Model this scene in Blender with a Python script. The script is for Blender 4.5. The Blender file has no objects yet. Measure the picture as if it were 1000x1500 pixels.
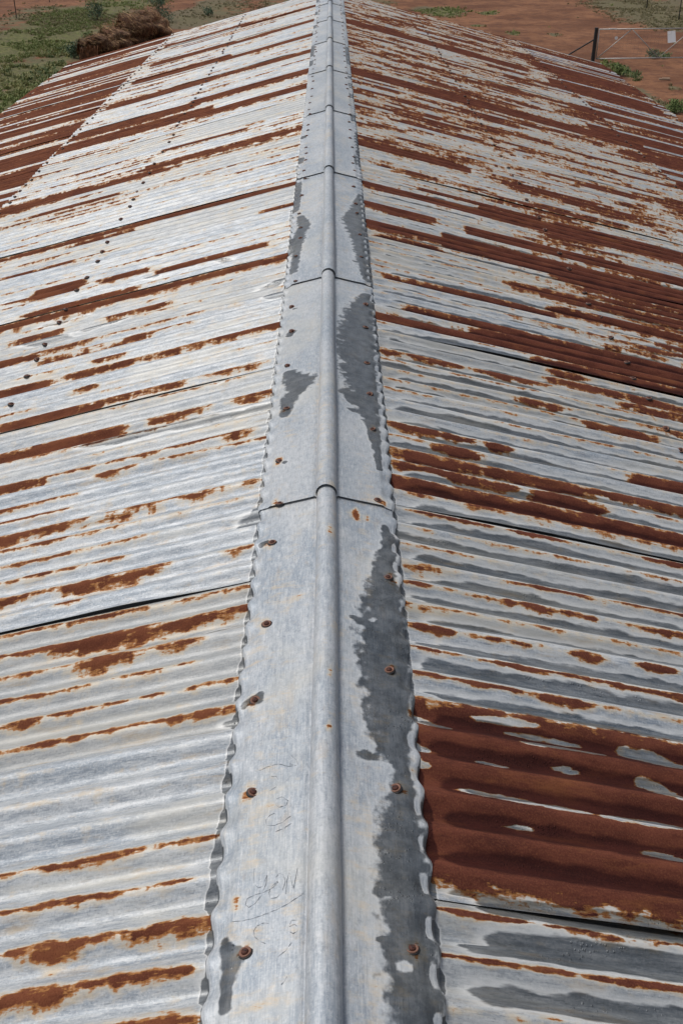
import bpy, math, random
import numpy as np
from mathutils import Matrix, Vector
random.seed(7); rng = np.random.default_rng(7)
SC = bpy.context.scene
COL = SC.collection

# ------------------------------------------------------------------ camera
GROUND_TO_EYE = 6.17                # eye above the ground
EYE_OVER_RIDGE = 1.3605             # eye above the ridge line of the sheets
RZ = GROUND_TO_EYE - EYE_OVER_RIDGE # ridge height
TH, PS, RO, CX = 0.5576, 0.0061, -0.005, 0.0235
CT, ST_, CP, SP = math.cos(TH), math.sin(TH), math.cos(PS), math.sin(PS)
e1 = Vector((CP, -SP, 0)); fw = Vector((SP*CT, CP*CT, -ST_)); up = Vector((SP*ST_, CP*ST_, CT))
RI = e1*math.cos(RO) + up*math.sin(RO); UP = -e1*math.sin(RO) + up*math.cos(RO)
EYE = Vector((CX, 0, GROUND_TO_EYE))
cd = bpy.data.cameras.new('camera'); cam = bpy.data.objects.new('camera', cd); COL.objects.link(cam)
m = Matrix.Identity(4)
for i in range(3):
    m[i][0], m[i][1], m[i][2], m[i][3] = RI[i], UP[i], -fw[i], EYE[i]
cam.matrix_world = m
cd.sensor_fit = 'VERTICAL'; cd.sensor_height = 24.0; cd.lens = 24.0
cd.clip_start = 0.05; cd.clip_end = 3000
SC.camera = cam

# ------------------------------------------------------------------ light
SUN_EL, SUN_AZ = math.radians(60), math.radians(-62)   # azimuth from +Y towards +X
w = bpy.data.worlds.new('World'); SC.world = w; w.use_nodes = True
nt = w.node_tree; nt.nodes.clear()
sky = nt.nodes.new('ShaderNodeTexSky'); sky.sky_type = 'NISHITA'; sky.sun_disc = False
sky.sun_elevation = SUN_EL; sky.sun_rotation = SUN_AZ
sky.air_density = 1.0; sky.dust_density = 4.0; sky.ozone_density = 1.0
hs = nt.nodes.new('ShaderNodeHueSaturation'); hs.inputs['Saturation'].default_value = 0.45
bg = nt.nodes.new('ShaderNodeBackground'); bg.inputs['Strength'].default_value = 0.115
ow = nt.nodes.new('ShaderNodeOutputWorld')
nt.links.new(sky.outputs[0], hs.inputs['Color']); nt.links.new(hs.outputs[0], bg.inputs[0]); nt.links.new(bg.outputs[0], ow.inputs[0])
sd = bpy.data.lights.new('sun', 'SUN'); sun = bpy.data.objects.new('sun', sd); COL.objects.link(sun)
sd.energy = 1.5; sd.angle = math.radians(22); sd.color = (1.0, 0.97, 0.93)
sdir = Vector((math.sin(SUN_AZ)*math.cos(SUN_EL), math.cos(SUN_AZ)*math.cos(SUN_EL), math.sin(SUN_EL)))
sun.rotation_euler = sdir.to_track_quat('Z', 'Y').to_euler(); sun.location = (0, 0, 40)
vs = SC.view_settings; vs.view_transform = 'Standard'; vs.look = 'None'; vs.exposure = 0.12; vs.gamma = 1.0

# ------------------------------------------------------------------ survey helpers (photo measurements -> metres on the roof / ground)
F = 1500.0
def ray(u, v):
    return (fw + RI*((u-500)/F) + UP*((750-v)/F))
SLOPE = 0.251
def roof_pt(u, v, dz=0.0085, side=None):
    d = ray(u, v); s = side if side else (1 if u > 480 else -1)
    # z = RZ - SLOPE*|x| + dz
    t = (RZ + dz - EYE.z - SLOPE*s*EYE.x)/(d.z + SLOPE*s*d.x)
    p = EYE + d*t
    return abs(p.x), p.y
def ground_pt(u, v, z=0.0):
    d = ray(u, v); t = (z - EYE.z)/d.z
    return EYE + d*t

# ------------------------------------------------------------------ numpy noise
def _h(ix, iy, seed):
    n = (ix.astype(np.int64)*374761393 + iy.astype(np.int64)*668265263 + seed*974711) & 0x7fffffff
    n = ((n ^ (n >> 13))*1274126177) & 0x7fffffff
    n = (n ^ (n >> 16)) & 0xffff
    return n/65535.0
def vnoise(x, y, seed=0):
    x = np.asarray(x, float); y = np.asarray(y, float)
    ix, iy = np.floor(x), np.floor(y); fx, fy = x-ix, y-iy
    fx = fx*fx*(3-2*fx); fy = fy*fy*(3-2*fy)
    a = _h(ix, iy, seed); b = _h(ix+1, iy, seed); c = _h(ix, iy+1, seed); d = _h(ix+1, iy+1, seed)
    return (a*(1-fx)+b*fx)*(1-fy) + (c*(1-fx)+d*fx)*fy
def fbm(x, y, seed=0, o=3):
    t = 0; a = 0.5; s = 0
    for k in range(o):
        t = t + a*vnoise(x*2**k, y*2**k, seed+k*31); s += a; a *= 0.5
    return t/s
def sstep(a, b, x):
    t = np.clip((x-a)/(b-a), 0, 1); return t*t*(3-2*t)

# ------------------------------------------------------------------ material helpers
def new_mat(name):
    m = bpy.data.materials.new(name); m.use_nodes = True
    n = m.node_tree.nodes; l = m.node_tree.links
    return m, n, l, n['Principled BSDF']
class G:
    """small node-graph helper"""
    def __init__(s, n, l): s.n, s.l = n, l
    def put(s, sock, v):
        if hasattr(v, 'is_output'): s.l.new(v, sock)
        elif v is not None: sock.default_value = v
    def attr(s, name, out='Fac'):
        a = s.n.new('ShaderNodeAttribute'); a.attribute_name = name; return a.outputs[out]
    def math(s, op, a, b=None, clamp=False):
        k = s.n.new('ShaderNodeMath'); k.operation = op; k.use_clamp = clamp
        s.put(k.inputs[0], a)
        if b is not None: s.put(k.inputs[1], b)
        return k.outputs[0]
    def noise(s, vec, scale, detail=4, rough=0.55, sc=None, dist=0.0):
        if sc:
            mp = s.n.new('ShaderNodeMapping'); s.l.new(vec, mp.inputs[0]); mp.inputs['Scale'].default_value = sc; vec = mp.outputs[0]
        k = s.n.new('ShaderNodeTexNoise'); s.l.new(vec, k.inputs['Vector']); k.inputs['Scale'].default_value = scale
        k.inputs['Detail'].default_value = detail; k.inputs['Roughness'].default_value = rough; k.inputs['Distortion'].default_value = dist
        return k.outputs['Fac']
    def smooth(s, x, a, b, lo=0.0, hi=1.0):
        k = s.n.new('ShaderNodeMapRange'); k.interpolation_type = 'SMOOTHSTEP'
        s.put(k.inputs['Value'], x); k.inputs['From Min'].default_value = a; k.inputs['From Max'].default_value = b
        k.inputs['To Min'].default_value = lo; k.inputs['To Max'].default_value = hi
        return k.outputs[0]
    def mix(s, f, a, b, mode='MIX'):
        k = s.n.new('ShaderNodeMix'); k.data_type = 'RGBA'; k.blend_type = mode; k.clamp_factor = True
        s.put(k.inputs[0], f)
        for sock, v in ((k.inputs[6], a), (k.inputs[7], b)):
            if isinstance(v, tuple): v = (*v, 1.0) if len(v) == 3 else v
            s.put(sock, v)
        return k.outputs[2]
    def bump(s, h, strength, dist, normal=None):
        k = s.n.new('ShaderNodeBump'); k.inputs['Strength'].default_value = strength; k.inputs['Distance'].default_value = dist
        s.l.new(h, k.inputs['Height'])
        if normal is not None: s.l.new(normal, k.inputs['Normal'])
        return k.outputs[0]

def plain(name, col, rough=0.7, metal=0.0, var=0.25, scale=20.0):
    m, n, l, p = new_mat(name); g = G(n, l)
    tc = n.new('ShaderNodeTexCoord')
    f = g.noise(tc.outputs['Object'], scale, 5)
    c = g.mix(f, tuple(x*(1-var) for x in col), tuple(min(1, x*(1+var)) for x in col))
    l.new(c, p.inputs['Base Color']); p.inputs['Roughness'].default_value = rough; p.inputs['Metallic'].default_value = metal
    l.new(g.bump(f, 0.3, 0.004), p.inputs['Normal'])
    return m

def iron_material(name, is_cap):
    m, n, l, p = new_mat(name); g = G(n, l)
    st = g.attr('st', 'Vector'); rust = g.attr('rust'); wet = g.attr('wet'); seed = g.attr('tone')
    # --- ragged thresholds
    n1 = g.noise(st, 1.0, 6, 0.62, (15, 55, 3.1)); n2 = g.noise(st, 1.0, 4, 0.6, (75, 210, 1)); nd = g.noise(st, 1.0, 3, 0.55, (42, 14, 2))
    v = g.math('ADD', rust, g.math('MULTIPLY', g.math('SUBTRACT', n1, 0.5), 1.15))
    v = g.math('ADD', v, g.math('MULTIPLY', g.math('SUBTRACT', n2, 0.5), 0.34))
    v = g.math('ADD', v, g.math('MULTIPLY', g.math('SUBTRACT', nd, 0.5), 0.60))
    r_core = g.smooth(v, 0.49, 0.61); r_edge = g.smooth(v, 0.38, 0.50); r_halo = g.smooth(v, 0.08, 0.46)
    # --- bare zinc
    if is_cap:
        a = g.noise(st, 1.0, 5, 0.6, (5, 2.2, 3)); b = g.noise(st, 1.0, 4, 0.65, (420, 26, 1)); c = g.noise(st, 1.0, 3, 0.6, (60, 620, 1))
    else:
        a = g.noise(st, 1.0, 5, 0.6, (1.6, 9, 3)); b = g.noise(st, 1.0, 4, 0.65, (22, 330, 1)); c = g.noise(st, 1.0, 3, 0.6, (420, 70, 1))
    d = g.noise(st, 230.0, 3, 0.6); d2 = g.noise(st, 1.0, 5, 0.7, (70, 42, 2) if is_cap else (16, 95, 2))
    zinc = g.mix(g.smooth(a, 0.35, 0.66), (0.245, 0.290, 0.340) if is_cap else (0.255, 0.300, 0.350), (0.40, 0.425, 0.450) if is_cap else (0.43, 0.455, 0.475))
    zinc = g.mix(g.math('MULTIPLY', g.smooth(b, 0.42, 0.72), 0.45), zinc, (0.60, 0.61, 0.61))
    zinc = g.mix(g.math('MULTIPLY', g.smooth(b, 0.50, 0.28), 0.40), zinc, (0.20, 0.235, 0.275))
    zinc = g.mix(g.math('MULTIPLY', g.smooth(c, 0.52, 0.75), 0.30), zinc, (0.20, 0.23, 0.26))
    zinc = g.mix(g.math('MULTIPLY', g.smooth(d, 0.54, 0.68), 0.25 if is_cap else 0.45), zinc, (0.66, 0.67, 0.67))
    zinc = g.mix(g.math('MULTIPLY', g.smooth(d, 0.46, 0.32), 0.25 if is_cap else 0.50), zinc, (0.15, 0.17, 0.19))
    zinc = g.mix(g.math('MULTIPLY', g.smooth(d2, 0.50, 0.66), 0.28 if is_cap else 0.60), zinc, (0.56, 0.575, 0.585))
    zinc = g.mix(g.math('MULTIPLY', g.smooth(d2, 0.50, 0.34), 0.28 if is_cap else 0.62), zinc, (0.165, 0.195, 0.235))
    fl = g.noise(st, 1.0, 4, 0.7, (130, 60, 4) if is_cap else (55, 420, 4))
    zinc = g.mix(g.math('MULTIPLY', g.smooth(fl, 0.56, 0.68), 0.35 if is_cap else 0.55), zinc, (0.62, 0.63, 0.63))
    zinc = g.mix(g.math('MULTIPLY', g.smooth(fl, 0.44, 0.32), 0.35 if is_cap else 0.65), zinc, (0.13, 0.15, 0.17))
    # cream weathering stains
    s = g.noise(st, 1.0, 5, 0.62, (2.6, 3.0, 5) if is_cap else (2.2, 14, 5))
    zinc = g.mix(g.math('MULTIPLY', g.smooth(s, 0.50, 0.70), 0.42 if is_cap else 0.60), zinc, (0.50, 0.485, 0.43))
    tea = g.noise(st, 1.0, 5, 0.65, (30, 9, 8) if is_cap else (7, 34, 8))
    zinc = g.mix(g.math('MULTIPLY', g.smooth(tea, 0.55, 0.74), 0.26 if is_cap else 0.62), zinc, g.mix(n2, (0.50, 0.40, 0.25), (0.36, 0.23, 0.11)))
    # per-sheet tone
    zinc = g.mix(g.math('MULTIPLY', g.math('SUBTRACT', 1.0, seed), 0.58), zinc, (0.25, 0.24, 0.21))
    # white oxide and tea-coloured bleeding round rust
    hz = g.math('MULTIPLY', r_halo, 0.62)
    zinc = g.mix(hz, zinc, g.mix(n1, (0.60, 0.55, 0.43), (0.50, 0.36, 0.20)))
    # --- rust
    q = g.noise(st, 1.0, 5, 0.65, (9, 26, 2)); q2 = g.noise(st, 330.0, 3, 0.7)
    age = g.attr('age'); q3 = g.noise(st, 1.0, 5, 0.7, (5, 19, 4))
    rc = g.mix(g.smooth(q, .35, .65), (0.098, 0.029, 0.014), (0.165, 0.054, 0.024))
    rc = g.mix(age, rc, g.mix(g.smooth(q, .35, .65), (0.074, 0.021, 0.015), (0.125, 0.038, 0.025)))
    rc = g.mix(g.math('MULTIPLY', g.smooth(q3, 0.52, 0.70), 0.55), rc, (0.20, 0.074, 0.028))
    rc = g.mix(g.math('MULTIPLY', g.smooth(q3, 0.46, 0.30), 0.55), rc, (0.052, 0.016, 0.013))
    rc = g.mix(g.math('MULTIPLY', g.smooth(q2, 0.45, 0.75), 0.5), rc, (0.21, 0.082, 0.040))
    rc = g.mix(g.math('MULTIPLY', g.smooth(q2, 0.46, 0.25), 0.6), rc, (0.055, 0.016, 0.010))
    col = g.mix(r_edge, zinc, g.mix(n2, (0.40, 0.19, 0.06), (0.26, 0.095, 0.028)))
    col = g.mix(r_core, col, rc)
    # --- damp
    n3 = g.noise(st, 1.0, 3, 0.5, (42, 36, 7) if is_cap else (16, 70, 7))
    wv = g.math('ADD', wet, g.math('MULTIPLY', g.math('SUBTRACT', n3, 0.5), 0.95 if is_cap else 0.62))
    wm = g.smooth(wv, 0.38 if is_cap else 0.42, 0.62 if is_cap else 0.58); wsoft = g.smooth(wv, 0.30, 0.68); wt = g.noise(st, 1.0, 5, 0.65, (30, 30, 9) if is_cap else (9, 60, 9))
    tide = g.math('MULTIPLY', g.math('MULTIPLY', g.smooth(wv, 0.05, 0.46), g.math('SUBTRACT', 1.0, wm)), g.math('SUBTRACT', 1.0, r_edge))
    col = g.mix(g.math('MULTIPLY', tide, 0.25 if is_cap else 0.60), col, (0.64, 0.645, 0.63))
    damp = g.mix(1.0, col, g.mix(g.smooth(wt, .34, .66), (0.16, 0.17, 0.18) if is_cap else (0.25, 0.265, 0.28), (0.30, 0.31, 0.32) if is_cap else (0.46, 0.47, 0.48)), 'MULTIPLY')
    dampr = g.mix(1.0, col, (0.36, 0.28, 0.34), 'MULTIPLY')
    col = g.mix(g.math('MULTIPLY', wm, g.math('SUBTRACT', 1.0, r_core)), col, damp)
    col = g.mix(g.math('MULTIPLY', wsoft, r_core), col, dampr)
    l.new(col, p.inputs['Base Color'])
    metal = g.math('MULTIPLY', g.math('SUBTRACT', 1.0, g.math('MAXIMUM', r_edge, hz)), 0.16)
    l.new(g.smooth(r_edge, 0.0, 1.0, 0.40, 0.12), p.inputs['Specular IOR Level'])
    l.new(metal, p.inputs['Metallic'])
    ro = g.math('ADD', 0.48, g.math('MULTIPLY', g.math('SUBTRACT', b, 0.5), 0.35))
    ro = g.math('ADD', g.math('MULTIPLY', ro, g.math('SUBTRACT', 1.0, g.math('MULTIPLY', wm, 0.35))), g.math('MULTIPLY', r_core, 0.38))
    l.new(ro, p.inputs['Roughness'])
    # --- relief: pitted rust, handling marks, water beads
    h = g.math('ADD', g.math('MULTIPLY', q2, g.math('ADD', 0.10, r_core)), g.math('MULTIPLY', g.math('ADD', b, c), 0.35))
    h = g.math('ADD', h, g.math('MULTIPLY', r_core, 0.5))
    nb = g.bump(h, 0.40 if is_cap else 0.65, 0.0012)
    vo = n.new('ShaderNodeTexVoronoi'); vo.feature = 'F1'; l.new(st, vo.inputs['Vector']); vo.inputs['Scale'].default_value = 150.0
    pres = g.smooth(g.noise(st, 1.0, 3, 0.6, (9, 20, 2)), 0.5, 0.62)
    bead = g.math('MULTIPLY', g.math('MULTIPLY', g.smooth(vo.outputs['Distance'], 0.32, 0.12), wm), pres)
    nb2 = g.bump(bead, 0.8, 0.0022, nb)
    l.new(nb2, p.inputs['Normal'])
    return m
M_SHEET = iron_material('weathered_corrugated_iron', False)
M_CAP = iron_material('weathered_ridge_iron', True)
M_SCREW = plain('rusty_screw', (0.070, 0.022, 0.014), 0.75, 0.2, 0.5, 300)
M_WASHER = plain('rusty_washer', (0.19, 0.095, 0.065), 0.7, 0.2, 0.45, 250)
M_SEAL = plain('black_rubber_seal', (0.012, 0.010, 0.010), 0.6, 0.0, 0.2, 100)
M_HOLE = plain('dark_hole', (0.004, 0.004, 0.004), 0.9)
M_SCRATCH = plain('scratched_zinc', (0.215, 0.235, 0.26), 0.5, 0.3, 0.5, 400)

# ------------------------------------------------------------------ object helpers
def link(o, parent=None):
    COL.objects.link(o)
    if parent is not None: o.parent = parent
    return o
def tag(o, label, cat, group=None, kind=None):
    if label: o['label'] = label
    if cat: o['category'] = cat
    if group: o['group'] = group
    if kind: o['kind'] = kind
    return o
def empty(name, loc=(0, 0, 0)):
    o = bpy.data.objects.new(name, None); o.location = loc; o.empty_display_size = 0.3
    return link(o)
def grid_mesh(name, V, attrs, mat):
    """V [a,b,3] -> quad grid mesh with float attributes [a,b]"""
    a, b = V.shape[:2]
    me = bpy.data.meshes.new(name)
    idx = np.arange(a*b).reshape(a, b)
    q = np.stack([idx[:-1, :-1], idx[1:, :-1], idx[1:, 1:], idx[:-1, 1:]], -1).reshape(-1, 4)
    nf = len(q)
    me.vertices.add(a*b); me.vertices.foreach_set('co', V.reshape(-1).astype(np.float32))
    me.loops.add(nf*4); me.loops.foreach_set('vertex_index', q.reshape(-1).astype(np.int32))
    me.polygons.add(nf); me.polygons.foreach_set('loop_start', np.arange(0, nf*4, 4, dtype=np.int32))
    me.update(calc_edges=True)
    me.polygons.foreach_set('use_smooth', np.ones(nf, dtype=bool))
    for k, A in attrs.items():
        if A.ndim == 3:
            at = me.attributes.new(k, 'FLOAT_VECTOR', 'POINT'); at.data.foreach_set('vector', A.reshape(-1).astype(np.float32))
        else:
            at = me.attributes.new(k, 'FLOAT', 'POINT'); at.data.foreach_set('value', A.reshape(-1).astype(np.float32))
    me.materials.append(mat)
    return me
class MB:
    """collects raw geometry for one mesh"""
    def __init__(s): s.v = []; s.f = []; s.mi = []
    def face(s, pts, mi=0):
        b = len(s.v); s.v += [tuple(p) for p in pts]; s.f.append(tuple(range(b, b+len(pts)))); s.mi.append(mi)
    def box(s, c, size, rot=None, mi=0):
        b = len(s.v); hx, hy, hz = (x/2 for x in size)
        for sx in (-1, 1):
            for sy in (-1, 1):
                for sz in (-1, 1):
                    p = Vector((sx*hx, sy*hy, sz*hz))
                    if rot is not None: p = rot @ p
                    s.v.append(tuple(p + Vector(c)))
        for f in ((0, 1, 3, 2), (4, 6, 7, 5), (0, 4, 5, 1), (2, 3, 7, 6), (0, 2, 6, 4), (1, 5, 7, 3)):
            s.f.append(tuple(b+i for i in f)); s.mi.append(mi)
    def tube(s, pts, r, n=8, mi=0, cap=True):
        pts = [Vector(p) for p in pts]; rings = []
        for i, p in enumerate(pts):
            t = (pts[min(i+1, len(pts)-1)] - pts[max(i-1, 0)]).normalized()
            a = t.orthogonal().normalized(); c = t.cross(a)
            rr = r[i] if isinstance(r, (list, tuple)) else r
            b = len(s.v)
            for k in range(n):
                an = 2*math.pi*k/n; s.v.append(tuple(p + (a*math.cos(an)+c*math.sin(an))*rr))
            rings.append(b)
        for A, B in zip(rings, rings[1:]):
            for k in range(n):
                s.f.append((A+k, A+(k+1) % n, B+(k+1) % n, B+k)); s.mi.append(mi)
        if cap:
            s.f.append(tuple(rings[0]+k for k in range(n))[::-1]); s.mi.append(mi)
            s.f.append(tuple(rings[-1]+k for k in range(n))); s.mi.append(mi)
    def lathe(s, prof, n=16, mi=0):
        rings = []
        for r, z in prof:
            b = len(s.v)
            if r < 1e-6: s.v.append((0, 0, z)); rings.append((b, 1)); continue
            for k in range(n): an = 2*math.pi*k/n; s.v.append((r*math.cos(an), r*math.sin(an), z))
            rings.append((b, n))
        for (A, na), (B, nb) in zip(rings, rings[1:]):
            for k in range(n):
                k2 = (k+1) % n
                if na == 1: s.f.append((A, B+k, B+k2))
                elif nb == 1: s.f.append((A+k, A+k2, B))
                else: s.f.append((A+k, A+k2, B+k2, B+k))
                s.mi.append(mi)
    def mesh(s, name, mats, smooth=False):
        me = bpy.data.meshes.new(name); me.from_pydata(s.v, [], s.f)
        for mt in mats: me.materials.append(mt)
        me.polygons.foreach_set('material_index', np.array(s.mi, dtype=np.int32))
        if smooth: me.polygons.foreach_set('use_smooth', np.ones(len(s.f), dtype=bool))
        me.update(); return me
    def build(s, name, mats, parent=None, smooth=False):
        if not isinstance(mats, (list, tuple)): mats = [mats]
        return link(bpy.data.objects.new(name, s.mesh(name, mats, smooth)), parent)

# ================================================================== the shed roof
shed = empty('farm_shed')
tag(shed, 'long shed with rusty corrugated iron gable roof and rolled ridge capping', 'shed')
STEP = 1.2192; P = STEP/15; AMP = 0.0096
YF, YN = 15.77, -1.6
EAVE = {-1: 3.74, 1: 3.86}; LAP = {-1: 2.2275, 1: 2.612}
EDGE0 = {-1: 1.9436, 1: 1.0722}           # near edge of one over-sheet
VAL0 = {-1: EDGE0[-1] + 0.29*P, 1: EDGE0[1] + 0.17*P}   # a valley bottom

# ---- rust streaks measured on the photograph: xa, ya, xb, yb, thickness[, strength]
RUST_L = [
(144,912,200,900,6),(0,940,144,912,4),(0,968,160,932,5),(100,952,264,920,18),(280,916,356,902,11),(0,994,108,970,7),(112,978,188,966,14),
(84,976,236,952,6),(236,952,280,944,9),(0,998,40,995,7),(0,1030,36,1027,5),(168,998,230,990,4),(256,980,280,976,4),(8,1074,48,1066,10),
(76,1054,104,1052,6),(96,1060,176,1046,4),(216,1034,232,1032,5),(272,1022,348,998,8),(40,1104,120,1088,7),(120,1088,248,1064,6),(248,1064,340,1042,10),
(0,1109,24,1106,3),(4,1280,60,1274,7),(80,1268,164,1254,11),(164,1254,240,1240,8),(244,1236,310,1224,8),(264,1252,300,1248,11,.72),
(104,1278,140,1276,8,.65),(0,1334,40,1328,6),(48,1324,172,1306,11),(172,1302,272,1278,4),(60,1310,120,1300,4,.8),(36,1378,148,1360,14),(60,1388,96,1380,26),
(152,1358,188,1352,6),(194,1364,312,1340,20),(44,1436,104,1428,6),(0,1460,100,1448,24),(100,1440,276,1410,14),(16,1476,80,1468,22),(212,1460,256,1454,9,.8),
(40,1498,296,1474,26),(90,1506,296,1492,30),(0,1520,290,1508,30),(150,1470,210,1464,8,.65),
(0,886,28,882,11),(28,880,86,866,4),(102,864,212,844,13),(212,838,240,834,6),(336,808,364,804,7),(92,891,108,889,5),(0,796,88,780,9),(88,776,120,771,5),
(264,738,336,722,8),(354,713,376,708,7),(160,756,264,738,3),(150,762,220,748,14,.62),(0,718,52,708,11),(0,706,12,704,6),(72,736,104,730,4),(0,752,72,738,4),(0,772,92,752,3),
(94,696,132,690,4),(156,685,196,678,6),(208,672,232,669,6),(344,638,356,637,9),(240,660,364,632,3),(0,668,160,630,19),(28,664,80,656,7),(228,610,272,600,9),
(20,610,108,599,9),(46,806,104,792,3),(32,854,68,846,4),(0,812,16,810,4),
(21,608,142,586,12),(142,582,190,573,5),(172,576,271,554,9),(353,580,391,571,7),(228,608,297,591,9),(0,573,65,561,11),(110,543,189,528,7),(215,520,299,500,7),
(310,492,408,473,5),(310,541,385,524,5),(0,537,47,524,7),(56,518,129,500,4),(73,520,185,496,14,.6),(189,494,211,488,7),(163,455,249,442,5),(26,498,90,475,6),
(142,526,181,520,4),(116,565,142,561,5),(0,472,258,419,12),(258,416,424,361,11),(60,430,107,419,17),(163,410,206,397,10),(241,391,378,363,8),(43,457,193,419,6),
(0,406,107,382,4),(0,380,210,327,8),(210,327,432,265,8),(115,347,195,340,7,.75),(0,312,125,277,11),(125,277,240,250,7),(55,312,165,290,5),(390,305,430,297,4),
(215,248,442,187,9),(100,215,300,165,14),(300,165,447,128,8),(250,215,350,195,5,.8),(115,200,280,155,11),(280,155,450,100,9),(165,155,310,115,8),(310,115,452,75,6),
(200,122,330,82,7),(330,82,455,55,5),(225,95,340,62,5),(340,62,457,30,4.5),(250,65,360,37,4),(360,37,457,10,4),
]
RUST_R = [
(612,1144,1340,1264,254),(880,1334,1010,1352,20),
(638,1332,768,1356,6),(808,1364,860,1374,7),(872,1374,904,1384,13),(690,1360,712,1364,9,.65),(652,1398,748,1414,5),(792,1432,836,1442,9),(872,1440,1000,1464,10),
(796,1488,820,1492,6),(976,1394,1000,1396,7),(664,1000,760,1020,5),(800,1036,860,1044,9),(936,1018,1000,1032,7),(836,1000,904,1012,5),
(573,701,1300,862,20),(680,716,1300,856,22),(595,666,679,680,11),(578,677,745,713,8),(679,680,868,732,10),(793,715,864,735,14),(943,706,1000,717,13),(868,728,1000,750,7),
(600,746,714,772,4),(754,781,824,796,4),(947,823,1000,834,5),(727,880,868,906,8),(943,922,1000,935,9),(604,854,630,858,4),(608,913,657,930,9),(780,922,806,926,5),
(754,950,771,957,7),(839,966,883,981,8),(894,990,912,992,7),(938,983,982,996,7),(608,948,674,963,4),(710,970,789,992,6),(806,992,912,1014,5),(934,1016,1000,1032,7),
(604,992,652,1003,6),(679,1005,714,1014,7),(798,1027,859,1045,10),(890,884,1000,904,4),(754,855,846,878,4),(600,825,650,834,12,.58),(605,868,640,874,12,.58),
(551,461,784,511,14),(760,502,1000,560,24),(835,494,1000,546,11),(671,470,859,508,9),(600,445,812,494,7),(887,468,953,489,11),(817,400,1000,442,18),(568,402,718,438,7),
(906,442,1000,463,6),(812,557,995,595,6),(915,595,1000,614,7),(765,588,821,600,6),(864,623,953,649,7),(699,546,793,564,4),(600,520,671,536,4),(561,513,582,515,6),(812,548,850,555,6),
(575,625,690,655,6),(640,640,690,655,8),(720,655,740,660,7),
(540,321,665,360,13),(665,358,1000,430,22),(710,310,1000,385,17),(540,270,710,310,10),(545,300,625,320,11),(625,280,780,315,8),
(530,210,675,245,12),(518,103,650,140,11),(650,140,930,210,12),(510,35,760,95,8),
(785,95,930,135,10),(810,120,965,165,12),(840,155,1000,200,8),(870,188,1000,222,10),(915,224,1000,248,9),(885,205,1000,236,6),
(700,345,1000,410,14),(760,420,1000,475,10),(820,455,1000,500,10),(700,480,1000,552,9),(620,415,800,455,6),(790,530,1000,580,8),(560,345,640,362,6),(600,290,760,325,8),(820,330,1000,372,8),
]
CLEAR_R = [
(600,1045,645,1062,15),(766,1088,880,1104,9),(748,1068,844,1086,7),(912,1096,1000,1120,17),(680,1152,792,1176,13),(792,1176,856,1188,13),(816,1120,840,1124,8),
(944,1142,1000,1168,20),(888,1196,1000,1212,15),(948,1244,1000,1256,13),(706,1112,736,1120,10),(748,1204,772,1207,5),(700,1050,780,1062,6),(894,756,969,774,10),(600,690,650,700,8),
(575,1075,618,1090,14),(585,1110,622,1120,10),
]
WET_L = [(124,652,248,624,8),(248,624,352,602,8),(352,602,402,590,7),(296,926,332,916,10),(60,476,92,471,7),(0,509,142,485,5),(43,500,90,492,4),(116,461,146,457,5),(387,419,421,406,6),
(396,434,419,428,6),(271,392,284,389,4),(206,408,228,405,4),(116,485,185,466,3),(77,440,133,427,4),(318,381,344,379,4),(312,559,329,556,6),
(366,762,384,738,24),(340,1052,352,1040,14),(312,1432,318,1422,22),(318,921,330,918,9)]

def conv(lst, s, snap):
    out = []
    for t in lst:
        xa, ya, xb, yb, wpx = t[:5]; st = t[5] if len(t) > 5 else (1.0 if wpx > 9 or not snap else random.choice((.80, .88, .95, 1.0, 1.0)))
        X0, Y0 = roof_pt(xa, ya, side=s); X1, Y1 = roof_pt(xb, yb, side=s)
        _, Yu = roof_pt((xa+xb)/2, (ya+yb)/2-wpx/2, side=s); _, Yd = roof_pt((xa+xb)/2, (ya+yb)/2+wpx/2, side=s)
        hw = max(abs(Yu-Yd)/2*((.86 if ya > 720 else .74 if ya > 330 else .88) if s < 0 else 1.0), 0.0045); Y = (Y0+Y1)/2
        if snap and hw < 0.6*P:
            c = VAL0[s] + P/2 + round((Y - VAL0[s] - P/2)/P)*P
            Y = c + 0.004 - hw; Ya = Yb = Y
        elif snap: Ya = Yb = Y
        else: Ya, Yb = Y0, Y1
        if snap and xb >= 1000 and s > 0: X1 += .45
        if snap and xa <= 1 and s < 0: X0 += .45
        if X0 > X1: X0, X1, Ya, Yb = X1, X0, Yb, Ya
        out.append((X0, X1, Ya, Yb, hw, st))
    return out
STR = {-1: conv(RUST_L, -1, True), 1: conv(RUST_R, 1, True)}
CLR = {-1: [], 1: conv(CLEAR_R, 1, False)}
WETS = {-1: conv(WET_L, -1, False), 1: []}

def stroke_field(X, Y, strokes, soft=0.06, side=1):
    b = np.zeros_like(X); y0, y1 = Y.min(), Y.max()
    for X0, X1, Ya, Yb, hw, st in strokes:
        if max(Ya, Yb)+2*hw+.03 < y0 or min(Ya, Yb)-2*hw-.03 > y1: continue
        t = np.clip((X-X0)/max(X1-X0, 1e-3), 0, 1)
        out = np.maximum(np.maximum(X0-X, X-X1), 0)/max(0.014, min(soft, hw*1.4))
        taper = 1.0 - (0.35 if hw < .03 else .06)*np.abs(2*t-1)**3
        r = np.sqrt(((Y-(Ya+(Yb-Ya)*t))/(hw*taper))**2 + out**2)
        kk = min(3.0, max(0.20 if side < 0 else .32, hw*14))
        b = np.maximum(b, st*np.clip(.5+kk*(1.02-r), 0, 1)*np.where(r > 2.6, 0, 1))
    return b

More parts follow.
